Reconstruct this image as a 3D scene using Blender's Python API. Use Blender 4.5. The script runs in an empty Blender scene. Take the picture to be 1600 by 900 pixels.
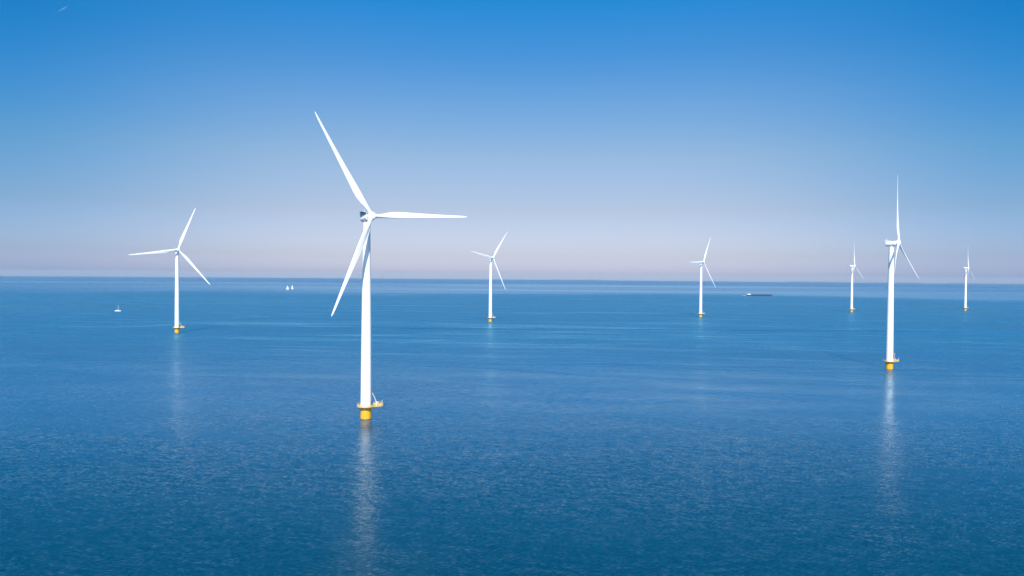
import bpy, bmesh, math, random
from mathutils import Vector, Matrix, noise

R = math.radians
sc = bpy.context.scene
col = sc.collection
random.seed(7)

# ------------------------------------------------------------------ camera
CAM_H = 67.6
F_PX = 1100.0
RE = 7.4e6                      # effective earth radius: the water drops away to a real horizon
PITCH = math.atan(18 / 1100)
ROLL = R(0.47)
fwd = Vector((0, math.cos(PITCH), -math.sin(PITCH)))
r0 = Vector((1, 0, 0)); u0 = r0.cross(fwd)
rt = math.cos(ROLL) * r0 + math.sin(ROLL) * u0
up = -math.sin(ROLL) * r0 + math.cos(ROLL) * u0
cd = bpy.data.cameras.new('camera')
cam = bpy.data.objects.new('camera', cd)
col.objects.link(cam)
cd.sensor_width = 36; cd.lens = F_PX / 1600 * 36
cd.clip_start = 0.5; cd.clip_end = 150000
m3 = Matrix((rt, up, -fwd)).transposed()
cam.matrix_world = Matrix.Translation((0, 0, CAM_H)) @ m3.to_4x4()
sc.camera = cam


def water_z(x, y):
    return -(x * x + y * y) / (2 * RE)


# ------------------------------------------------------------------ materials
def new_mat(name):
    m = bpy.data.materials.new(name); m.use_nodes = True
    nt = m.node_tree
    return m, nt, nt.nodes['Principled BSDF']


def paint(name, color, rough=0.4, var=0.06, scale=1.2, spec=0.5, metal=0.0, streak=None):
    """paint with faint uneven wear; streak = (colour, amount) adds vertical runs of dirt"""
    m, nt, b = new_mat(name)
    N, L = nt.nodes, nt.links
    tc = N.new('ShaderNodeTexCoord')
    nz = N.new('ShaderNodeTexNoise'); nz.inputs['Scale'].default_value = scale
    nz.inputs['Detail'].default_value = 5
    L.new(tc.outputs['Object'], nz.inputs['Vector'])
    mx = N.new('ShaderNodeMix'); mx.data_type = 'RGBA'
    mx.inputs[6].default_value = (*[c * (1 - var) for c in color], 1)
    mx.inputs[7].default_value = (*[min(1, c * (1 + var * .5)) for c in color], 1)
    L.new(nz.outputs['Fac'], mx.inputs[0])
    out = mx.outputs[2]
    if streak:
        mp = N.new('ShaderNodeMapping'); mp.inputs['Scale'].default_value = (2.2, 2.2, .12)
        L.new(tc.outputs['Object'], mp.inputs['Vector'])
        n2 = N.new('ShaderNodeTexNoise'); n2.inputs['Scale'].default_value = 1.0
        n2.inputs['Detail'].default_value = 6
        L.new(mp.outputs['Vector'], n2.inputs['Vector'])
        mr = N.new('ShaderNodeMapRange')
        mr.inputs[1].default_value = .52; mr.inputs[2].default_value = .75
        mr.inputs[3].default_value = 0; mr.inputs[4].default_value = streak[1]
        L.new(n2.outputs['Fac'], mr.inputs[0])
        m2 = N.new('ShaderNodeMix'); m2.data_type = 'RGBA'
        m2.inputs[7].default_value = (*streak[0], 1)
        L.new(mr.outputs[0], m2.inputs[0]); L.new(out, m2.inputs[6])
        out = m2.outputs[2]
    L.new(out, b.inputs['Base Color'])
    b.inputs['Roughness'].default_value = rough
    b.inputs['Metallic'].default_value = metal
    b.inputs['Specular IOR Level'].default_value = spec
    return m


M = {}
M['white'] = paint('turbine_white_paint', (.73, .725, .72), .42, .03, .25, streak=((.62, .60, .56), .18))
M['blade'] = paint('blade_white_gelcoat', (.75, .75, .75), .32, .02, .3)
M['yellow'] = paint('foundation_yellow_paint', (.72, .350, .012), .45, .10, .8, streak=((.45, .26, .05), .35))
M['algae'] = paint('algae_band', (.09, .075, .03), .7, .4, 1.5)
M['rail'] = paint('railing_yellow_paint', (.68, .45, .13), .5, .05, 2)
M['deck'] = paint('galvanised_deck', (.42, .36, .26), .6, .12, 2, metal=.1)
M['radiator'] = paint('radiator_fins', (.018, .07, .11), .5, .25, 6)
M['grey'] = paint('grey_cover_plate', (.25, .26, .28), .5, .1, 2)
M['seam'] = paint('tower_flange_grey', (.62, .63, .64), .45, .04, 1)
M['hull_white'] = paint('boat_white_gelcoat', (.82, .83, .84), .25, .03, 1)
M['sail'] = paint('sail_cloth', (.84, .85, .86), .7, .04, .6)
M['red_cover'] = paint('sail_cover_red', (.28, .06, .05), .7, .1, 2)
M['mast'] = paint('mast_aluminium', (.72, .74, .76), .35, .03, 1)
M['navy'] = paint('boat_navy_stripe', (.02, .04, .12), .3, .05, 1)
M['ship_hull'] = paint('barge_dark_hull', (.025, .045, .085), .5, .2, .15, streak=((.09, .05, .035), .4))
M['ship_deck'] = paint('barge_deck', (.10, .14, .19), .6, .2, .2)
M['hatch'] = paint('barge_hatch_covers', (.03, .05, .09), .5, .12, .2)
M['window'] = paint('dark_window_glass', (.02, .03, .04), .08, .1, 1)
M['foam'] = paint('white_foam', (.75, .80, .83), .9, .1, .3)
M['shore'] = paint('far_shore_trees', (.06, .08, .06), .9, .3, .003)


# ------------------------------------------------------------------ mesh helpers
def link(name, bm, m, parent=None, smooth=True, angle=None):
    bmesh.ops.remove_doubles(bm, verts=bm.verts, dist=1e-5)
    bmesh.ops.recalc_face_normals(bm, faces=bm.faces)
    me = bpy.data.meshes.new(name)
    if smooth:
        for f in bm.faces: f.smooth = True
        a = R(angle or 35)
        for e in bm.edges:
            if len(e.link_faces) == 2 and e.calc_face_angle(0) > a: e.smooth = False
    bm.to_mesh(me); bm.free()
    me.materials.append(m)
    o = bpy.data.objects.new(name, me)
    col.objects.link(o)
    if parent: o.parent = parent
    return o


def lathe(bm, prof, seg=48, mat=None, cap=True):
    """prof = [(r, z)]"""
    mat = mat or Matrix()
    rings = []
    for r, z in prof:
        rings.append([bm.verts.new(mat @ Vector((r * math.cos(2 * math.pi * k / seg), r * math.sin(2 * math.pi * k / seg), z))) for k in range(seg)])
    for a, b in zip(rings, rings[1:]):
        for k in range(seg):
            bm.faces.new((a[k], a[(k + 1) % seg], b[(k + 1) % seg], b[k]))
    if cap:
        bm.faces.new(rings[0][::-1]); bm.faces.new(rings[-1])


def tube(bm, pts, r, seg=8, r2=None):
    pts = [Vector(p) for p in pts]
    rings = []
    for i, p in enumerate(pts):
        d = (pts[min(i + 1, len(pts) - 1)] - pts[max(i - 1, 0)]).normalized()
        a = d.orthogonal().normalized() if i == 0 else (prev - d * prev.dot(d)).normalized()
        prev = a
        b = d.cross(a)
        rr = r if r2 is None else r + (r2 - r) * i / (len(pts) - 1)
        rings.append([bm.verts.new(p + rr * (math.cos(2 * math.pi * k / seg) * a + math.sin(2 * math.pi * k / seg) * b)) for k in range(seg)])
    for a, b in zip(rings, rings[1:]):
        for k in range(seg):
            bm.faces.new((a[k], a[(k + 1) % seg], b[(k + 1) % seg], b[k]))
    bm.faces.new(rings[0][::-1]); bm.faces.new(rings[-1])


def box(bm, c, s, mat=None, bev=0.0):
    mt = (mat or Matrix()) @ Matrix.Translation(c) @ Matrix.Diagonal((*s, 1))
    g = bmesh.ops.create_cube(bm, size=1, matrix=mt)
    if bev:
        es = list({e for v in g['verts'] for e in v.link_edges})
        bmesh.ops.bevel(bm, geom=es, offset=bev, segments=2, affect='EDGES', profile=.5)


def prism(bm, poly, z0, z1):
    a = [bm.verts.new((x, y, z0)) for x, y in poly]
    b = [bm.verts.new((x, y, z1)) for x, y in poly]
    n = len(poly)
    for k in range(n):
        bm.faces.new((a[k], a[(k + 1) % n], b[(k + 1) % n], b[k]))
    bm.faces.new(a[::-1]); bm.faces.new(b)


def empty(name, label, cat, loc, rz=0, group=None):
    o = bpy.data.objects.new(name, None); col.objects.link(o)
    o.location = loc; o.rotation_euler.z = rz
    o['label'] = label; o['category'] = cat
    if group: o['group'] = group
    return o


def copy_tree(o, parent=None):
    c = o.copy(); col.objects.link(c); c.parent = parent
    for ch in list(o.children): copy_tree(ch, c)
    return c


# ------------------------------------------------------------------ wind turbine
HUB_H = 94.6
DECK = 6.1
EXT = math.atan2(.42, .90)      # direction the lay-down side of the platform points

turbine = empty('wind_turbine', '', 'wind turbine', (0, 0, 0), 0, 'white wind turbines standing in the sea')

# foundation: yellow steel cylinder out of the water
bm = bmesh.new()
lathe(bm, [(2.52, -6), (2.52, 4.9), (2.62, 5.0), (2.62, 5.35), (2.5, 5.45), (2.5, DECK - .25)], 64)
# brackets under the deck
for k in range(12):
    a = 2 * math.pi * k / 12 + .13
    mt = Matrix.Rotation(a, 4, 'Z')
    bm2v = [mt @ Vector(p) for p in ((2.5, -.07, 4.3), (2.5, -.07, 5.84), (3.9, -.07, 5.84))]
    bm3v = [mt @ Vector(p) for p in ((2.5, .07, 4.3), (2.5, .07, 5.84), (3.9, .07, 5.84))]
    A = [bm.verts.new(p) for p in bm2v]; B = [bm.verts.new(p) for p in bm3v]
    bm.faces.new(A); bm.faces.new(B[::-1])
    for i in range(3): bm.faces.new((A[i], A[(i + 1) % 3], B[(i + 1) % 3], B[i]))
found = link('foundation', bm, M['yellow'], turbine)
bm = bmesh.new()
lathe(bm, [(2.50, -1), (2.56, -.98), (2.56, .12), (2.535, .22), (2.50, .23)], 64, cap=False)
link('splash_band', bm, M['algae'], found)
bm = bmesh.new()
ea = EXT + R(62)                # boat landing on the far side
for s in (-.6, .6):
    mt = Matrix.Rotation(ea, 4, 'Z')
    tube(bm, [mt @ Vector((3.3, s, -3)), mt @ Vector((3.3, s, 4.4)), mt @ Vector((2.5, s, 5.0))], .14, 8)
    for z in (.6, 3.6): tube(bm, [mt @ Vector((2.5, s, z)), mt @ Vector((3.3, s, z))], .09, 6)
for i in range(22):
    z = -2 + i * .3
    tube(bm, [mt @ Vector((3.05, -.25, z)), mt @ Vector((3.05, .25, z))], .03, 5)
for s in (-.25, .25): tube(bm, [mt @ Vector((3.05, s, -2.2)), mt @ Vector((3.05, s, 5.8))], .045, 6)
link('boat_landing', bm, M['yellow'], found)

# tower
bm = bmesh.new()
T0, T1 = DECK, HUB_H - 2.05
def tr(z):
    t = (z - T0) / (T1 - T0)
    return 2.52 - .30 * t - .62 * t ** 1.9
prof = []
z = T0
while z < T1 - 1:
    prof.append((tr(z), z)); z += 3
prof += [(tr(T1), T1)]
lathe(bm, prof, 72)
tower = link('tower', bm, M['white'], turbine)
for z in (T0 + .12, 31, 60):
    bm = bmesh.new()
    lathe(bm, [(tr(z) - .05, z - .09), (tr(z) + .035, z - .09), (tr(z) + .035, z + .09), (tr(z) - .05, z + .09)], 64, cap=False)
    link('flange', bm, M['seam'], tower)
bm = bmesh.new()
mt = Matrix.Rotation(EXT - R(38), 4, 'Z')
box(bm, (2.50, 0, DECK + 1.45), (.16, .9, 2.1), mt, .04)
box(bm, (2.62, 0, DECK + 2.62), (.5, 1.2, .08), mt, .02)
door = link('door', bm, M['grey'], tower)

# platform deck: ring plus lay-down extension
def deck_outline(off=0.0):
    pts = []
    rr = 4.15 + off
    hw = 2.9 + off; far = 7.9 + off; ch = 1.0
    a0 = math.asin(hw / rr)
    n = 30
    for k in range(n + 1):
        a = a0 + (2 * math.pi - 2 * a0) * k / n
        pts.append(Vector((rr * math.cos(a), rr * math.sin(a), 0)))
    pts += [Vector((far - ch, -hw, 0)), Vector((far, -hw + ch, 0)), Vector((far, hw - ch, 0)), Vector((far - ch, hw, 0))]
    m = Matrix.Rotation(EXT, 3, 'Z')
    return [m @ p for p in pts]
bm = bmesh.new()
prism(bm, [(p.x, p.y) for p in deck_outline()], DECK - .26, DECK - .01)
for s in (-1.9, 0, 1.9):        # beams under the extension
    box(bm, (5.2, s, DECK - .42), (5.0, .16, .3), Matrix.Rotation(EXT, 4, 'Z'))
platform = link('platform', bm, M['deck'], turbine, smooth=False)
bm = bmesh.new()
ol = deck_outline(-.08)
def walk(ol, step):
    n = len(ol); out = []; carry = 0
    for i in range(n):
        a, b = ol[i], ol[(i + 1) % n]; L = (b - a).length; t = carry
        while t < L:
            out.append(a.lerp(b, t / L)); t += step
        carry = t - L
    return out
for p in walk(ol, .95): tube(bm, [p + Vector((0, 0, DECK - .02)), p + Vector((0, 0, DECK + 1.15))], .045, 6)
for h, r in ((.6, .04), (1.15, .055)):
    loop = [p + Vector((0, 0, DECK + h)) for p in ol]
    for a, b in zip(loop, loop[1:] + loop[:1]): tube(bm, [a, b], r, 6)
lo = deck_outline(.02); li = deck_outline(-.03)
n = len(lo)
for k in range(n):              # toe board with thickness
    j = (k + 1) % n
    for quad in (((lo[k], 0), (lo[j], 0), (lo[j], .32), (lo[k], .32)), ((li[k], 0), (li[j], 0), (li[j], .32), (li[k], .32)), ((lo[k], .32), (lo[j], .32), (li[j], .32), (li[k], .32))):
        bm.faces.new([bm.verts.new(p + Vector((0, 0, DECK - .12 + h))) for p, h in quad])
link('railing', bm, M['rail'], platform, smooth=False)
mt = Matrix.Rotation(EXT, 4, 'Z')
for c_, s_ in (((5.6, 1.6, DECK + .62), (1.5, 1.1, 1.2)), ((6.6, -1.3, DECK + .45), (1.0, 1.3, .86)), ((3.4, -2.2, DECK + .75), (.8, .7, 1.5))):
    bm = bmesh.new(); box(bm, c_, s_, mt, .06)
    link('locker', bm, M['rail'], platform)
# davit crane
bm = bmesh.new()
base = Vector((4.75, -.9, DECK)); head = base + Vector((-.15, 0, 2.0)); tip = Vector((2.75, -2.1, DECK + 6.0))
m4 = Matrix.Rotation(EXT, 4, 'Z')
tube(bm, [m4 @ base, m4 @ head], .24, 10)
tube(bm, [m4 @ head, m4 @ tip], .2, 8, .13)
tube(bm, [m4 @ (base + Vector((0, 0, 1))), m4 @ (head.lerp(tip, .4))], .08, 6)
crane = link('davit_crane', bm, M['mast'], turbine)
bm = bmesh.new()
tube(bm, [m4 @ tip, m4 @ (tip + Vector((-.05, .05, -.75)))], .16, 8)
box(bm, m4 @ tip, (.5, .5, .4), None, .08)
link('hoist', bm, M['yellow'], crane)
bm = bmesh.new()
tube(bm, [m4 @ Vector((7.2, -2.2, DECK - .02)), m4 @ Vector((7.2, -2.2, DECK + 2.3))], .07, 6)
lathe(bm, [(.05, 0), (.14, .03), (.14, .3), (.05, .35)], 10, Matrix.Translation(m4 @ Vector((7.2, -2.2, DECK + 2.28))))
link('marker_light', bm, M['mast'], platform)

# nacelle: lies along Y, front at -Y, tower axis at origin, centre line at z = 0
TILT = R(6)
def yaw_m(psi): return Matrix.Translation((0, 0, HUB_H)) @ Matrix.Rotation(psi, 4, 'Z')
along = Matrix.Rotation(R(90), 4, 'X')          # lathe z -> -Y
bm = bmesh.new()
NR = 1.88
lathe(bm, [(.4, -3.9), (1.35, -3.86), (NR - .16, -3.65), (NR - .03, -3.4), (NR, -3.1), (NR, .85), (NR + .06, .9), (NR + .12, 1.0), (NR + .12, 3.0),
           (NR + .05, 3.12), (1.5, 3.2), (1.3, 3.25)], 56, along)
for f in bm.faces: pass
for v in bm.verts:               # flattened roof walkway at the back
    if v.co.y > -.5 and v.co.z > 1.55: v.co.z = 1.55 + (v.co.z - 1.55) * .25
nac = link('nacelle', bm, M['white'], turbine)
bm = bmesh.new()
lathe(bm, [(1.62, -2.15), (1.62, -1.7), (1.72, -1.68), (1.72, -1.2)], 48)
link('yaw_bearing', bm, M['grey'], nac)
bm = bmesh.new()
box(bm, (0, 3.45, 2.15), (3.1, .22, 1.75))
link('radiator', bm, M['radiator'], nac, smooth=False)
bm = bmesh.new()
for s in (-1.62, 1.62): box(bm, (s, 3.45, 2.05), (.14, .5, 2.2))
box(bm, (0, 3.45, 3.1), (3.38, .5, .12)); box(bm, (0, 3.62, 2.1), (3.1, .1, 1.9))
for s in (-1.55, 1.55):
    tube(bm, [(s, 3.2, 3.0), (s, 1.6, 1.5)], .06, 6)
link('radiator_frame', bm, M['white'], nac, smooth=False)
for s in (-1.15, 1.15):
    bm = bmesh.new()
    for y in (.2, 1.2, 2.2, 3.0): tube(bm, [(s, y, 1.45), (s, y, 2.5)], .035, 6)
    tube(bm, [(s, .2, 2.5), (s, 3.3, 2.5)], .035, 6)
    link('roof_rail', bm, M['mast'], nac, smooth=False)
bm = bmesh.new()
tube(bm, [(.6, 3.5, 3.1), (.6, 3.5, 4.1)], .04, 6); tube(bm, [(.3, 3.5, 3.9), (.9, 3.5, 3.9)], .03, 6)
link('wind_sensor', bm, M['mast'], nac, smooth=False)

# hub with spinner; local origin on the rotor centre, axis -Y
OV = 4.93
bm = bmesh.new()
lathe(bm, [(1.35, -1.75), (1.75, -1.7), (1.9, -1.2), (1.96, -.3), (1.9, .4), (1.78, .85), (1.5, 1.15), (1.05, 1.34), (.5, 1.42), (.05, 1.45)], 48, along)
for k in range(3):
    lathe(bm, [(1.14, 0.8), (1.14, 1.95), (1.1, 2.1), (.9, 2.12)], 40, Matrix.Rotation(k * 2 * math.pi / 3, 4, 'Y'), cap=False)
hub = link('hub', bm, M['blade'], turbine)

# blade: along +Z, leading edge +X, wind side -Y
RB = 52.1
def blade_section(r):
    tab = [(1.9, 1.9, 1.0, 0), (3.5, 1.9, 1.0, 0), (5.5, 2.15, .78, 8), (8, 2.75, .50, 13), (11, 3.3, .36, 12), (14, 3.35, .30, 10), (19, 3.0, .26, 7.5),
           (26, 2.4, .23, 4.5), (34, 1.82, .20, 2.5), (42, 1.32, .18, 1), (47, 1.02, .17, .3), (50, .78, .16, 0), (51.4, .5, .15, 0), (52.1, .12, .15, 0)]
    for a, b in zip(tab, tab[1:]):
        if r <= b[0]:
            t = (r - a[0]) / (b[0] - a[0]); t = t * t * (3 - 2 * t) if b[0] < 12 else t
            return [a[i] + (b[i] - a[i]) * t for i in (1, 2, 3)]
    return tab[-1][1:]
bm = bmesh.new()
rings = []
NS = 32
rs = [1.9 + i * .8 for i in range(15)] + [14 + i * 1.3 for i in range(28)] + [50.2, 50.8, 51.3, 51.7, 52.0, 52.1]
for r in rs:
    c, th, tw = blade_section(r)
    rnd = max(0, min(1, (th - .36) / .64))      # 1 = circular root
    ring = []
    for k in range(NS):
        a = 2 * math.pi * k / NS
        xc = .5 * (1 + math.cos(a))             # 1 = leading edge
        s = 1 - xc
        t_af = 5 * th * (.2969 * math.sqrt(max(s, 0)) - .126 * s - .3516 * s * s + .2843 * s ** 3 - .1036 * s ** 4)
        cam_ = .035 * 4 * s * (1 - s)
        yu = cam_ + (t_af if math.sin(a) >= 0 else -t_af)
        yc = .5 * math.sin(a) * th
        y = yu * (1 - rnd) + yc * rnd
        piv = .5 * rnd + .68 * (1 - rnd)
        ring.append(Vector(((xc - piv) * c * .95, y * c * .95, 0)))
    le_shift = 0.0
    m = Matrix.Rotation(R(-tw), 3, 'Z')
    q = (r / RB)
    yb = -(r * math.tan(R(2.4)) + 1.6 * q * q)
    rings.append([bm.verts.new(m @ p + Vector((0, yb, r))) for p in ring])
for a, b in zip(rings, rings[1:]):
    for k in range(NS):
        bm.faces.new((a[k], a[(k + 1) % NS], b[(k + 1) % NS], b[k]))
bm.faces.new(rings[0][::-1]); bm.faces.new(rings[-1])
blades = [link('blade', bm, M['blade'], turbine, angle=50)]
for k in range(2):
    c = blades[0].copy(); col.objects.link(c); c.parent = turbine; blades.append(c)


def pose(root, psi, az):
    ym = yaw_m(psi)
    bl = 0
    for ch in root.children:
        k = ch.name.split('.')[0]
        if k == 'nacelle':
            ch.matrix_local = ym @ Matrix.Rotation(-R(1.5), 4, 'X')
        if k in ('hub', 'blade'):
            base = ym @ Matrix.Rotation(-TILT, 4, 'X') @ Matrix.Translation((0, -OV, 0))
            if k == 'hub': ch.matrix_local = base @ Matrix.Rotation(az, 4, 'Y')
            else:
                ch.matrix_local = base @ Matrix.Rotation(az + bl * 2 * math.pi / 3, 4, 'Y'); bl += 1


def ground(px, py):
    d = fwd + rt * ((px - 800) / F_PX) - up * ((py - 450) / F_PX)
    t = -CAM_H / d.z
    for _ in range(30):
        P = Vector((0, 0, CAM_H)) + d * t
        t = (water_z(P.x, P.y) - CAM_H) / d.z
    P = Vector((0, 0, CAM_H)) + d * t
    return P

# surveyed positions (metres), rotor yaw, rotor azimuth
spots = [
    ((-68.4, 330.9), 40.1, -32.3, 'largest nearest turbine, one blade level to the right, dark radiator behind its hub'),
    ((285.4, 530.6), 50.5, 1.9, 'second nearest turbine at right, seen almost side on with its nacelle pointing left'),
    ((-382.8, 804.5), 38.5, 21.4, 'far left turbine standing beyond the moored sailboat, one blade level to the left'),
    ((-31.9, 1045.0), 50.0, 39.2, 'distant turbine in the middle, first to the right of the largest turbine'),
    ((326.0, 1215.0), 45.0, 29.0, 'distant turbine just left of the long cargo barge'),
    ((700.0, 1450.0), 49.0, 1.0, 'small distant turbine between the cargo barge and the side-on turbine'),
    ((1009.0, 1566.0), 48.0, 0.3, 'smallest and farthest turbine at the right end of the row'),
]
PXB = [(572, 654), (1389, 577), (276.7, 520), (766, 503.3), (1094.5, 495.3), (1330.5, 487.8), (1508.3, 484.8)]
for i, ((x, y), psi, az, lab) in enumerate(spots):
    o = turbine if i == 0 else copy_tree(turbine)
    o['label'] = lab
    o.location = (x, y, water_z(x, y))
    pose(o, R(psi), R(az))


# ------------------------------------------------------------------ boats
def hull_mesh(L, B, D, draft, bow=.45, n=17, sheer=.25):
    """closed pointed hull along +X, waterline z = 0"""
    bm = bmesh.new(); rings = []
    for i in range(n):
        t = i / (n - 1); x = -L / 2 + L * t
        w = B / 2 * (1 - max(0, (t - (1 - bow)) / bow) ** 2.2) * (.78 + .22 * min(1, t / .3))
        w = max(w, .03)
        top = D + sheer * (2 * t - .8) ** 2
        pr = [(-1, top), (-.96, .35 * top), (-.75, -.3 * draft), (0, -draft), (.75, -.3 * draft), (.96, .35 * top), (1, top)]
        xo = .10 * L * max(0, (t - .8) / .2)
        rings.append([bm.verts.new((x + (xo if z > 0 else 0) * max(0, z / top) * .4, w * a, z)) for a, z in pr])
    for a, b in zip(rings, rings[1:]):
        for k in range(6): bm.faces.new((a[k], a[k + 1], b[k + 1], b[k]))
        bm.faces.new((a[0], b[0], b[6], a[6]))
    bm.faces.new(rings[0]); bm.faces.new(rings[-1][::-1])
    return bm


def make_sail(pts, belly, thick=.03, n=8):
    """triangular sail (tack, clew, head) with a belly towards +Y and real thickness"""
    bm = bmesh.new()
    A, B, Cc = [Vector(p) for p in pts]
    def grid(off):
        rows = []
        for i in range(n + 1):
            v = i / n; row = []
            for j in range(n + 1):
                u = j / n
                p = A.lerp(Cc, v).lerp(B.lerp(Cc, v), u)
                d = belly * math.sin(math.pi * u) * math.sin(math.pi * min(1, v * .9 + .05))
                roach = .06 * (B - A).length * math.sin(math.pi * v) * u
                row.append(bm.verts.new(p + Vector((-roach, d + off, 0))))
            rows.append(row)
        return rows
    a, b = grid(0), grid(thick)
    for i in range(n):
        for j in range(n):
            bm.faces.new((a[i][j], a[i][j + 1], a[i + 1][j + 1], a[i + 1][j]))
            bm.faces.new((b[i][j], b[i + 1][j], b[i + 1][j + 1], b[i][j + 1]))
    return bm


def sailboat(label, loc, rz, L, mast_h, sails, group=None):
    t = empty('sailboat', label, 'sailboat', loc, rz, group)
    B = L * .32
    h = link('hull', hull_mesh(L, B, L * .11, .7), M['hull_white'], t)
    for s in (-1, 1):
        bm = bmesh.new()
        tube(bm, [(-L * .46, s * B * .40, L * .075), (0, s * B * .497, L * .07), (L * .2, s * B * .46, L * .075)], .06, 6)
        link('stripe', bm, M['navy'], h)
    bm = bmesh.new()
    box(bm, (L * .02, 0, L * .13), (L * .42, B * .55, L * .075), None, .12)
    cb = link('cabin', bm, M['hull_white'], t)
    for s in (-1, 1):
        for x in (-.1, 0, .1):
            bm = bmesh.new(); box(bm, (L * (.02 + x), s * B * .277, L * .135), (L * .06, .03, L * .025))
            link('window', bm, M['window'], cb, smooth=False)
    bm = bmesh.new()
    tube(bm, [(L * .08, 0, L * .1), (L * .08, 0, mast_h)], .16, 8, .10)
    ms = link('mast', bm, M['mast'], t)
    bm = bmesh.new()
    for s in (-1, 1): tube(bm, [(L * .08, 0, mast_h * .97), (L * .06, s * B * .47, L * .11)], .02, 4)
    tube(bm, [(L * .08, 0, mast_h * .98), (L * .49, 0, L * .13)], .02, 4)
    tube(bm, [(L * .08, 0, mast_h * .98), (-L * .48, 0, L * .12)], .02, 4)
    link('rigging', bm, M['mast'], ms)
    bm = bmesh.new()
    tube(bm, [(L * .07, 0, L * .22), (-L * .36, .0, L * .22)], .09, 8)
    link('boom', bm, M['mast'], t)
    if sails:
        link('mainsail', make_sail([(L * .06, 0, L * .24), (-L * .34, .5, L * .24), (L * .07, 0, mast_h * .97)], .6), M['sail'], t)
        link('jib', make_sail([(L * .46, 0, L * .16), (L * .06, .7, L * .2), (L * .1, 0, mast_h * .88)], .5), M['sail'], t)
    else:
        bm = bmesh.new()
        tube(bm, [(L * .06, 0, L * .27), (-L * .12, 0, L * .265), (-L * .35, 0, L * .25)], .42, 10, .22)
        link('sail_cover', bm, M['red_cover'], t)
    return t


def at(px, py): 
    p = ground(px, py); return (p.x, p.y, water_z(p.x, p.y))
sailboat('lone white sailboat with bare mast and furled sail, left of the far left turbine', at(184.2, 486.3), R(4), 10.0, 10.5, False)
g = 'white sailboats under full sail in the distance'
sailboat('left one of the two white sailboats sailing close together', at(449, 452.2), R(25), 12.5, 18.5, True, g)
sailboat('right one of the two white sailboats sailing close together', at(456.6, 451.4), R(-20), 12.5, 19, True, g)
sailboat('speck of a sailboat below the horizon, right of the far left turbine', at(332.5, 436.3), R(70), 12, 18, True, g)
sailboat('speck of a sailboat on the horizon, left of the largest turbine tower', at(519.5, 435.3), R(80), 14, 22, True, g)

# cargo barge heading right
SL = 0
pa = ground(1166, 462.0); pb = ground(1207, 462.3)
mid = (pa + pb) / 2; L = (pb - pa).length
ship = empty('cargo_barge', 'long low dark cargo barge with white wheelhouse at its left end', 'barge', (mid.x, mid.y, water_z(mid.x, mid.y)), math.atan2(pb.y - pa.y, pb.x - pa.x))
h = link('hull', hull_mesh(L, 11.4, 4.0, 2.5, bow=.12, n=60, sheer=.9), M['ship_hull'], ship)
bm = bmesh.new()
box(bm, (L * .06, 0, 4.6), (L * .66, 8.6, 1.2), None, .1)
for k in range(14): box(bm, (L * (-.26 + .047 * k), 0, 5.25), (.4, 8.9, .3))
link('hatch_cover', bm, M['hatch'], ship, smooth=False)
bm = bmesh.new()
box(bm, (-L * .415, 0, 5.0), (L * .15, 8.8, 2.6), None, .2)
box(bm, (-L * .395, 0, 7.2), (L * .065, 7.0, 1.9), None, .2)
box(bm, (-L * .395, 0, 8.25), (L * .075, 7.6, .2), None, .05)
dh = link('wheelhouse', bm, M['hull_white'], ship)
panes = [((-L * .42 + (k - 2) * 2.3, s * 4.41, 5.3), (1.2, .08, .9)) for s in (-1, 1) for k in range(5)]
panes += [((-L * .395, s * 3.51, 7.4), (L * .055, .08, .9)) for s in (-1, 1)] + [((-L * .395 + L * .0327, 0, 7.4), (.1, 6.2, .9))]
for c_, s_ in panes:
    bm = bmesh.new(); box(bm, c_, s_)
    link('window', bm, M['window'], dh, smooth=False)
bm = bmesh.new()
tube(bm, [(-L * .38, 0, 8.2), (-L * .38, 0, 13)], .12, 6); tube(bm, [(-L * .38, -1.4, 12), (-L * .38, 1.4, 12)], .08, 6)
link('mast', bm, M['mast'], ship)
bm = bmesh.new()
tube(bm, [(L * .46, 0, 3.5), (L * .46, 0, 8)], .12, 6)
link('mast', bm, M['mast'], ship)
bm = bmesh.new()
box(bm, (L * .455, 0, 4.0), (4.5, 4.2, 1.0), None, .2)
link('bow_winch', bm, M['ship_deck'], ship)

# wake foam behind and in front of the barge: low ragged mounds of foam on the water
def foam(name, pts, label):
    bm = bmesh.new()
    for (x, y, w, l) in pts:
        g_ = bmesh.ops.create_icosphere(bm, subdivisions=2, radius=1, matrix=Matrix.Translation((x, y, 0)) @ Matrix.Diagonal((l, w, .45, 1)))
        for v in g_['verts']: v.co += Vector((noise.noise(v.co * .7), noise.noise(v.co * .7 + Vector((9, 9, 9))), 0)) * .8
    o = link(name, bm, M['foam'])
    o.location = ship.location; o.rotation_euler = ship.rotation_euler
    o['kind'] = 'stuff'; o['label'] = label; o['category'] = 'foam'
foam('wake_foam', [(-L / 2 - 3 - 2.2 * k, random.uniform(-2, 2), random.uniform(1.5, 3.5), random.uniform(2, 4)) for k in range(5)]
     + [(L / 2 + 1 - k, s * (.5 + k * .8), .7, 2.0) for k in range(4) for s in (-1, 1)], 'white churned foam at both ends of the cargo barge')

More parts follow.
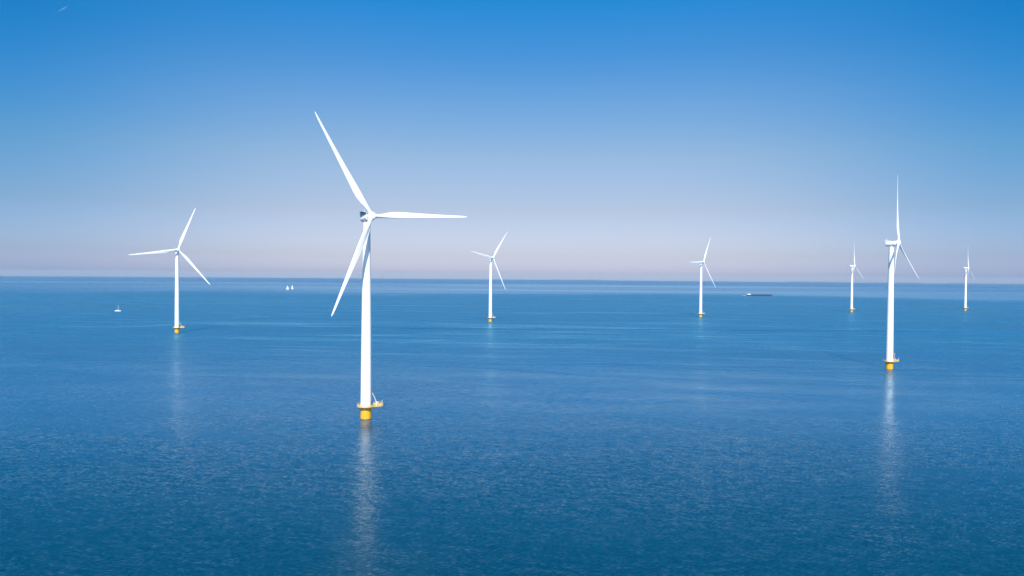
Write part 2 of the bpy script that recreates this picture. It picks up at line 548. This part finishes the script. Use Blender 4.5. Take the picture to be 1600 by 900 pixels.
# ------------------------------------------------------------------ far shore: low wooded polder land on the horizon
bm = bmesh.new()
def shore(px0, px1, dist, hmax, seed):
    n = 160; prev = None
    for i in range(n + 1):
        px = px0 + (px1 - px0) * i / n
        d = fwd + rt * ((px - 800) / F_PX); d.z = 0; d.normalize()
        e = min(1, i / 25, (n - i) / 25)
        hh = hmax * e * (.45 + .8 * abs(noise.noise(Vector((px * .05, seed, 0)))) + .25 * noise.noise(Vector((px * .4, seed, 3))))
        a = d * dist; b = d * (dist + 2500)
        z = water_z(a.x, a.y)
        ring = [bm.verts.new((a.x, a.y, z - 3)), bm.verts.new((a.x, a.y, z + hh * .8)), bm.verts.new((a.x + d.x * 300, a.y + d.y * 300, z + hh)),
                bm.verts.new((b.x, b.y, z + hh * .6)), bm.verts.new((b.x, b.y, z - 12))]
        if prev:
            for k in range(5): bm.faces.new((prev[k], ring[k], ring[(k + 1) % 5], prev[(k + 1) % 5]))
        prev = ring
shore(1225, 1330, 27000, 14, 1.3)
shore(1480, 1640, 27500, 20, 5.1)
shore(1360, 1440, 28500, 11, 8.4)
shore(860, 940, 28500, 8, 4.4)
so = link('terrain', bm, M['shore'], smooth=False)
so['kind'] = 'structure'

# ------------------------------------------------------------------ contrail high in the left sky
m, nt, b = new_mat('contrail_ice')
N, Lk = nt.nodes, nt.links
tc = N.new('ShaderNodeTexCoord'); nz = N.new('ShaderNodeTexNoise'); nz.inputs['Scale'].default_value = .012; nz.inputs['Detail'].default_value = 4
Lk.new(tc.outputs['Object'], nz.inputs['Vector'])
mr = N.new('ShaderNodeMapRange'); mr.inputs[1].default_value = .3; mr.inputs[2].default_value = .7; mr.inputs[3].default_value = .03; mr.inputs[4].default_value = .18
Lk.new(nz.outputs['Fac'], mr.inputs[0]); Lk.new(mr.outputs[0], b.inputs['Alpha'])
b.inputs['Base Color'].default_value = (.85, .87, .9, 1); b.inputs['Roughness'].default_value = 1
def sky_pt(px, py, z):
    d = fwd + rt * ((px - 800) / F_PX) - up * ((py - 450) / F_PX)
    return Vector((0, 0, CAM_H)) + d * ((z - CAM_H) / d.z)
p0, p1 = sky_pt(89, 19.5, 9500), sky_pt(107, 9, 9500)
bm = bmesh.new(); n = 24; pts = []
rings = []
ax = (p1 - p0).normalized(); s1 = ax.cross(Vector((0, 0, 1))).normalized(); s2 = s1.cross(ax)
for i in range(n + 1):
    t = i / n; c = (p1 - p0) * (t - .5)
    rr = 24 * min(1, t * 1.4 + .05) * min(1, (1 - t) * 2.2 + .04) * (1 + .3 * noise.noise(Vector((t * 9, 2, 2))))
    rings.append([bm.verts.new(c + rr * (math.cos(a) * s1 + math.sin(a) * s2)) for a in [2 * math.pi * k / 10 for k in range(10)]])
for a, c in zip(rings, rings[1:]):
    for k in range(10): bm.faces.new((a[k], a[(k + 1) % 10], c[(k + 1) % 10], c[k]))
bm.faces.new(rings[0]); bm.faces.new(rings[-1][::-1])
ct = link('contrail', bm, m)
ct.location = (p0 + p1) / 2
ct['label'] = 'short thin white contrail in the deep blue upper left sky'; ct['category'] = 'contrail'

# ------------------------------------------------------------------ water
bm = bmesh.new()
SEG = 512
rad = [0] + [20 * 1.09 ** i for i in range(87)]
rad = [r for r in rad if r < 35000] + [35000]
prev = None
for r in rad:
    if r == 0:
        prev = [bm.verts.new((0, 0, 0))]; continue
    ring = [bm.verts.new((r * math.cos(2 * math.pi * k / SEG), r * math.sin(2 * math.pi * k / SEG), -r * r / 2 / RE)) for k in range(SEG)]
    for k in range(SEG):
        if len(prev) == 1: bm.faces.new((prev[0], ring[k], ring[(k + 1) % SEG]))
        else: bm.faces.new((prev[k], ring[k], ring[(k + 1) % SEG], prev[(k + 1) % SEG]))
    prev = ring

wm, nt, b = new_mat('sea_water')
N, Lk = nt.nodes, nt.links
def mth(op, a, c=None, clamp=False):
    n_ = N.new('ShaderNodeMath'); n_.operation = op; n_.use_clamp = clamp
    for i, v in enumerate((a, c)):
        if v is None: continue
        if isinstance(v, (int, float)): n_.inputs[i].default_value = v
        else: Lk.new(v, n_.inputs[i])
    return n_.outputs[0]
def rng(v, a0, a1, b0, b1, smooth=True):
    n_ = N.new('ShaderNodeMapRange'); n_.interpolation_type = 'SMOOTHSTEP' if smooth else 'LINEAR'
    for i, q in enumerate((a0, a1, b0, b1)): n_.inputs[i + 1].default_value = q
    Lk.new(v, n_.inputs[0]); return n_.outputs[0]
geo = N.new('ShaderNodeNewGeometry')
sep = N.new('ShaderNodeSeparateXYZ'); Lk.new(geo.outputs['Position'], sep.inputs[0])
PX, PY = sep.outputs[0], sep.outputs[1]
def tex(scale, stretch, rot=0, detail=3, dist=0, rough=.5, loc=(0, 0, 0)):
    mp = N.new('ShaderNodeMapping'); mp.inputs['Rotation'].default_value = (0, 0, rot)
    mp.inputs['Scale'].default_value = (scale / stretch, scale, scale); mp.vector_type = 'POINT'
    mp.inputs['Location'].default_value = loc
    mr_ = N.new('ShaderNodeMapping'); mr_.inputs['Rotation'].default_value = (0, 0, rot)
    mp.inputs['Rotation'].default_value = (0, 0, 0)
    Lk.new(geo.outputs['Position'], mr_.inputs['Vector']); Lk.new(mr_.outputs[0], mp.inputs['Vector'])
    t = N.new('ShaderNodeTexNoise'); t.noise_dimensions = '2D'
    t.inputs['Scale'].default_value = 1; t.inputs['Detail'].default_value = detail
    t.inputs['Distortion'].default_value = dist; t.inputs['Roughness'].default_value = rough
    Lk.new(mp.outputs[0], t.inputs['Vector'])
    return t
# wind patches and slicks: how rough the surface is from place to place
patch = tex(1 / 260, 4.5, R(-6), 4, .6, .55).outputs['Fac']
streaks = tex(1 / 55, 9, R(8), 4, 1.2, .6).outputs['Fac']
patch_n = rng(patch, .36, .64, 0, 1)
streak_n = rng(streaks, .40, .66, 0, 1)
warp = mth('MULTIPLY', mth('SUBTRACT', tex(1 / 1400, 1, 0, 4).outputs['Fac'], .5), 1700)
dist_w = mth('ADD', PY, warp)
calm_far = mth('MULTIPLY', rng(dist_w, 2050, 2950, 0, 1), rng(dist_w, 5200, 8200, 1, .15))
# dark ruffled lines: the barge's wake and an old wake crossing nearer
def ruffle(y0, slope, amp, half, x0, x1, soft, seed):
    w = mth('MULTIPLY', mth('SUBTRACT', tex(1 / 260, 1, 0, 3, loc=(seed, 0, 0)).outputs['Fac'], .5), amp)
    yy = mth('SUBTRACT', mth('SUBTRACT', mth('SUBTRACT', PY, y0), mth('MULTIPLY', PX, slope)), w)
    a_ = rng(mth('ABSOLUTE', yy), half * .3, half, 1, 0)
    return mth('MULTIPLY', a_, mth('MULTIPLY', rng(PX, x0, x0 + soft, 0, 1), rng(PX, x1 - soft, x1, 1, 0)))
old_wake = ruffle(905, .055, 60, 13, -330, 620, 120, 3.0)
ship_wake = ruffle(mid.y - .12 * mid.x, .12, 60, 26, -600, pa.x + 10, 300, 7.0)
ruff = mth('MAXIMUM', old_wake, ship_wake)
# slope amplitude
big_n = rng(tex(1 / 1300, 3.5, R(-5), 3, .5, .5, loc=(1, 4, 0)).outputs['Fac'], .36, .64, 0, 1)
fine_w = rng(PY, 1500, 2600, 1, .12)
k = mth('ADD', .74, mth('MULTIPLY', mth('SUBTRACT', mth('MULTIPLY', patch_n, .42), .1), fine_w))
k = mth('ADD', k, mth('MULTIPLY', big_n, .22))
k = mth('SUBTRACT', k, mth('MULTIPLY', streak_n, mth('MULTIPLY', rng(PY, 1700, 2600, .5, .05), rng(PY, 250, 500, .35, 1))))
k = mth('SUBTRACT', k, mth('MULTIPLY', calm_far, .62))
# long thin slick lines drifting with the current
def slick(scale, stretch, rot, width, seed):
    f_ = tex(scale, stretch, rot, 2, .4, .5, loc=(seed, seed, 0)).outputs['Fac']
    return rng(mth('ABSOLUTE', mth('SUBTRACT', f_, .5)), 0, width, 1, 0)
sl = mth('MAXIMUM', slick(1 / 170, 7, R(-10), .022, 3.3), mth('MULTIPLY', slick(1 / 90, 9, R(7), .03, 8.1), .7))
sl = mth('MULTIPLY', sl, rng(tex(1 / 600, 1.5, 0, 2, loc=(5, 5, 0)).outputs['Fac'], .38, .6, 0, 1))
sl = mth('MULTIPLY', sl, mth('MULTIPLY', rng(PY, 380, 800, 0, 1), rng(PY, 2000, 2800, 1, .08)))
k = mth('SUBTRACT', k, mth('MULTIPLY', sl, .5))
AMP = mth('MAXIMUM', k, .12)
NEAR = mth('MULTIPLY', rng(PY, 250, 1500, 1, .05), rng(tex(1 / 70, 2.2, R(-14), 5, .5, .65, loc=(2, 7, 0)).outputs['Fac'], .35, .65, .78, 1.18))
# wave slopes, two lengths
w1 = tex(1 / 2.2, 2.2, R(12), 3, .3, .6)
w2 = tex(1 / .5, 2.6, R(-9), 3, .2, .6)
w0 = tex(1 / 9.0, 3.0, R(10), 3, .4, .55)
def slopes(t, ax_, ay):
    s = N.new('ShaderNodeSeparateColor'); Lk.new(t.outputs['Color'], s.inputs[0])
    return mth('MULTIPLY', mth('SUBTRACT', s.outputs[0], .5), ax_), mth('MULTIPLY', mth('SUBTRACT', s.outputs[1], .5), ay)
W0, W1, W2 = .06, .21, .40
sx0, sy0 = slopes(w0, W0 * .4, W0); sx1, sy1 = slopes(w1, W1 * 1.0, W1); sx2, sy2 = slopes(w2, W2 * 1.05, W2)
w3 = tex(1 / 26, 3.0, R(6), 3, .4, .6, loc=(9, 1, 0)); sx3, sy3 = slopes(w3, .02, .075)
sx = mth('MULTIPLY', mth('ADD', mth('ADD', sx1, sx2), sx0), mth('MULTIPLY', AMP, NEAR)); sy = mth('MULTIPLY', mth('ADD', mth('ADD', sy1, sy2), sy0), mth('MULTIPLY', AMP, NEAR))
sy = mth('ADD', sy, mth('MULTIPLY', sy3, mth('MULTIPLY', rng(PY, 200, 500, .4, 1), rng(PY, 1200, 2400, 1, .1))))
cb_ = N.new('ShaderNodeCombineXYZ'); Lk.new(sx, cb_.inputs[0]); Lk.new(sy, cb_.inputs[1])
va = N.new('ShaderNodeVectorMath'); va.operation = 'ADD'; Lk.new(geo.outputs['Normal'], va.inputs[0]); Lk.new(cb_.outputs[0], va.inputs[1])
vn = N.new('ShaderNodeVectorMath'); vn.operation = 'NORMALIZE'; Lk.new(va.outputs[0], vn.inputs[0])
# mix of body colour (scattered light) and surface reflection
nt.nodes.remove(b)
dif = N.new('ShaderNodeSubsurfaceScattering'); dif.falloff = 'BURLEY'; dif.inputs['Radius'].default_value = (1, 1, 1); dif.inputs['Scale'].default_value = 300.0; gl = N.new('ShaderNodeBsdfGlossy'); gl.distribution = 'MULTI_GGX'

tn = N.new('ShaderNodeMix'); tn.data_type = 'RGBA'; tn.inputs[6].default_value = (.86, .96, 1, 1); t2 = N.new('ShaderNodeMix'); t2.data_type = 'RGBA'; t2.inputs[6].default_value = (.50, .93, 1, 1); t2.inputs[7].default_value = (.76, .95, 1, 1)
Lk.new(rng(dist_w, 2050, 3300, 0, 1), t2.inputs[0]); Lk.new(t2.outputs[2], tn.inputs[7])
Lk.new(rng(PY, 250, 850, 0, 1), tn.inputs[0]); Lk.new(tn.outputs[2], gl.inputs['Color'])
fr = N.new('ShaderNodeFresnel'); fr.inputs['IOR'].default_value = 1.40
mixs = N.new('ShaderNodeMixShader')
Lk.new(vn.outputs[0], gl.inputs['Normal']); Lk.new(vn.outputs[0], fr.inputs['Normal'])
Lk.new(mth('DIVIDE', fr.outputs[0], mth('ADD', 1.0, mth('MULTIPLY', fr.outputs[0], mth('MULTIPLY', mth('ADD', AMP, mth('MULTIPLY', ruff, .9)), rng(PY, 200, 900, .3, 2.1))))), mixs.inputs[0]); Lk.new(dif.outputs[0], mixs.inputs[1]); Lk.new(gl.outputs[0], mixs.inputs[2])
Lk.new(mixs.outputs[0], N['Material Output'].inputs['Surface'])
# waves too small to see one by one: rougher water out where the breeze is
Lk.new(mth('MULTIPLY', rng(PY, 150, 800, .14, .40), mth('ADD', .45, mth('MULTIPLY', AMP, .65))), gl.inputs['Roughness'])
# body colour of the lake, slightly uneven (silt)
cn = tex(1 / 180, 2, R(20), 4, .5).outputs['Fac']
mxc = N.new('ShaderNodeMix'); mxc.data_type = 'RGBA'
mxc.inputs[6].default_value = (.0001, .046, .083, 1); mxc.inputs[7].default_value = (.0003, .058, .103, 1)
Lk.new(cn, mxc.inputs[0]); # brightness falloff painted into the body colour: darker near the camera, brighter farther out
body_tone = N.new('ShaderNodeMix'); body_tone.data_type = 'RGBA'; body_tone.blend_type = 'MULTIPLY'; body_tone.inputs[0].default_value = 1
body_fade = N.new('ShaderNodeMix'); body_fade.data_type = 'RGBA'; body_fade.inputs[6].default_value = (.3, .68, .70, 1); body_fade.inputs[7].default_value = (.5, 1.42, 1.9, 1)
Lk.new(rng(PY, 120, 420, 0, 1), body_fade.inputs[0]); Lk.new(mxc.outputs[2], body_tone.inputs[6]); Lk.new(body_fade.outputs[2], body_tone.inputs[7])
Lk.new(body_tone.outputs[2], dif.inputs['Color'])
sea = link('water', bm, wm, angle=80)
sea['kind'] = 'structure'

# ------------------------------------------------------------------ air
HAZE = 1.0e-5
bm = bmesh.new()
box(bm, (0, 0, 40), (72000, 72000, 250))
hm = bpy.data.materials.new('air'); hm.use_nodes = True
nt = hm.node_tree; nt.nodes.clear()
out = nt.nodes.new('ShaderNodeOutputMaterial'); pv = nt.nodes.new('ShaderNodeVolumePrincipled')
pv.inputs['Color'].default_value = (.70, .85, 1.0, 1); pv.inputs['Density'].default_value = HAZE
pv.inputs['Anisotropy'].default_value = 0.0
nt.links.new(pv.outputs[0], out.inputs['Volume'])
hz = link('haze', bm, hm, smooth=False)
hz['kind'] = 'stuff'
hm.cycles.homogeneous_volume = True if hasattr(hm.cycles, 'homogeneous_volume') else None

# ------------------------------------------------------------------ light
SUN_EL, SUN_YAW = 45.0, -1.5     # yaw measured like the rotors: 0 = from behind the camera
sd = Vector((math.sin(R(SUN_YAW)) * math.cos(R(SUN_EL)), -math.cos(R(SUN_YAW)) * math.cos(R(SUN_EL)), math.sin(R(SUN_EL))))
ld = bpy.data.lights.new('sun', 'SUN'); ld.energy = 5.0; ld.angle = R(.5); ld.color = (1.0, .95, .88)
lo_ = bpy.data.objects.new('sun', ld); col.objects.link(lo_)
lo_.rotation_euler = (-sd).to_track_quat('-Z', 'Y').to_euler()
lo_.location = (0, 0, 300)

w = bpy.data.worlds.new('World'); sc.world = w; w.use_nodes = True
nt = w.node_tree; N, Lk = nt.nodes, nt.links
bg = N['Background']
tc = N.new('ShaderNodeTexCoord'); nrm = N.new('ShaderNodeVectorMath'); nrm.operation = 'NORMALIZE'
Lk.new(tc.outputs['Generated'], nrm.inputs[0])
sp = N.new('ShaderNodeSeparateXYZ'); Lk.new(nrm.outputs[0], sp.inputs[0])
zc = N.new('ShaderNodeMath'); zc.operation = 'MAXIMUM'; zc.inputs[1].default_value = .006; Lk.new(sp.outputs[2], zc.inputs[0])
cx = N.new('ShaderNodeCombineXYZ'); Lk.new(sp.outputs[0], cx.inputs[0]); Lk.new(sp.outputs[1], cx.inputs[1]); Lk.new(zc.outputs[0], cx.inputs[2])
sky = N.new('ShaderNodeTexSky'); sky.sky_type = 'NISHITA'; sky.sun_disc = False
sky.sun_elevation = R(SUN_EL); sky.sun_rotation = math.atan2(sd.x, sd.y)
sky.air_density = 1.0; sky.dust_density = 1.0; sky.ozone_density = 1.0; sky.altitude = 0
Lk.new(cx.outputs[0], sky.inputs['Vector'])
# clear-day tint of the atmosphere by height above the horizon
GRADE = [(-.006, (.80, .90, 1.42)), (.002, (.92, 1.00, 1.58)), (.007, (1.13, 1.18, 1.84)), (.012, (1.11, 1.15, 1.81)), (.018, (1.08, 1.11, 1.76)), (.0291, (.99, 1.0, 1.47)), (.0923, (.95, .895, 1.09)), (.1632, (.92, .99, 1.12)), (.2317, (.66, 1.0, 1.27)),
         (.2969, (.34, .95, 1.42)), (.3619, (.11, .99, 1.58)), (.55, (.06, .8, 1.5)), (.98, (.06, .7, 1.4))]
if GRADE:
    cr = N.new('ShaderNodeValToRGB')
    zo = N.new('ShaderNodeMath'); zo.inputs[1].default_value = .01; Lk.new(sp.outputs[2], zo.inputs[0]); Lk.new(zo.outputs[0], cr.inputs[0])
    els = cr.color_ramp.elements
    while len(els) > 1: els.remove(els[-1])
    els[0].position = GRADE[0][0] + .01; els[0].color = (*GRADE[0][1], 1)
    for pos, c in GRADE[1:]:
        e = els.new(pos + .01); e.color = (*c, 1)
    mg = N.new('ShaderNodeMix'); mg.data_type = 'RGBA'; mg.blend_type = 'MULTIPLY'; mg.inputs[0].default_value = 1
    Lk.new(sky.outputs[0], mg.inputs[6]); Lk.new(cr.outputs[0], mg.inputs[7])
    # lens-style corner darkening put into the sky colour: deeper blue towards both sides
    x2 = N.new('ShaderNodeMath'); x2.operation = 'MULTIPLY'; Lk.new(sp.outputs[0], x2.inputs[0]); Lk.new(sp.outputs[0], x2.inputs[1])
    mr = N.new('ShaderNodeMapRange'); mr.interpolation_type = 'SMOOTHSTEP'; mr.inputs[1].default_value = .02; mr.inputs[2].default_value = .36; mr.clamp = True
    Lk.new(x2.outputs[0], mr.inputs[0])
    side = N.new('ShaderNodeMix'); side.data_type = 'RGBA'; side.inputs[6].default_value = (1, 1, 1, 1); 
    cs = N.new('ShaderNodeValToRGB'); Lk.new(zc.outputs[0], cs.inputs[0]); ec = cs.color_ramp.elements
    ec[0].position = 0; ec[0].color = (.72, .82, .96, 1); ec[1].position = .37; ec[1].color = (0, .82, .84, 1)
    e = ec.new(.23); e.color = (.27, .75, .96, 1)
    Lk.new(cs.outputs[0], side.inputs[7])
    Lk.new(mr.outputs[0], side.inputs[0])
    m2 = N.new('ShaderNodeMix'); m2.data_type = 'RGBA'; m2.blend_type = 'MULTIPLY'; m2.inputs[0].default_value = 1
    Lk.new(mg.outputs[2], m2.inputs[6]); Lk.new(side.outputs[2], m2.inputs[7])
    Lk.new(m2.outputs[2], bg.inputs['Color'])
else:
    Lk.new(sky.outputs[0], bg.inputs['Color'])
bg.inputs['Strength'].default_value = .065

sc.view_settings.view_transform = 'Standard'; sc.view_settings.look = 'None'
sc.view_settings.exposure = .62; sc.view_settings.gamma = 1; sc.view_settings.use_curve_mapping = False
sc.cycles.max_bounces = 6; sc.cycles.volume_bounces = 1; sc.cycles.transparent_max_bounces = 16
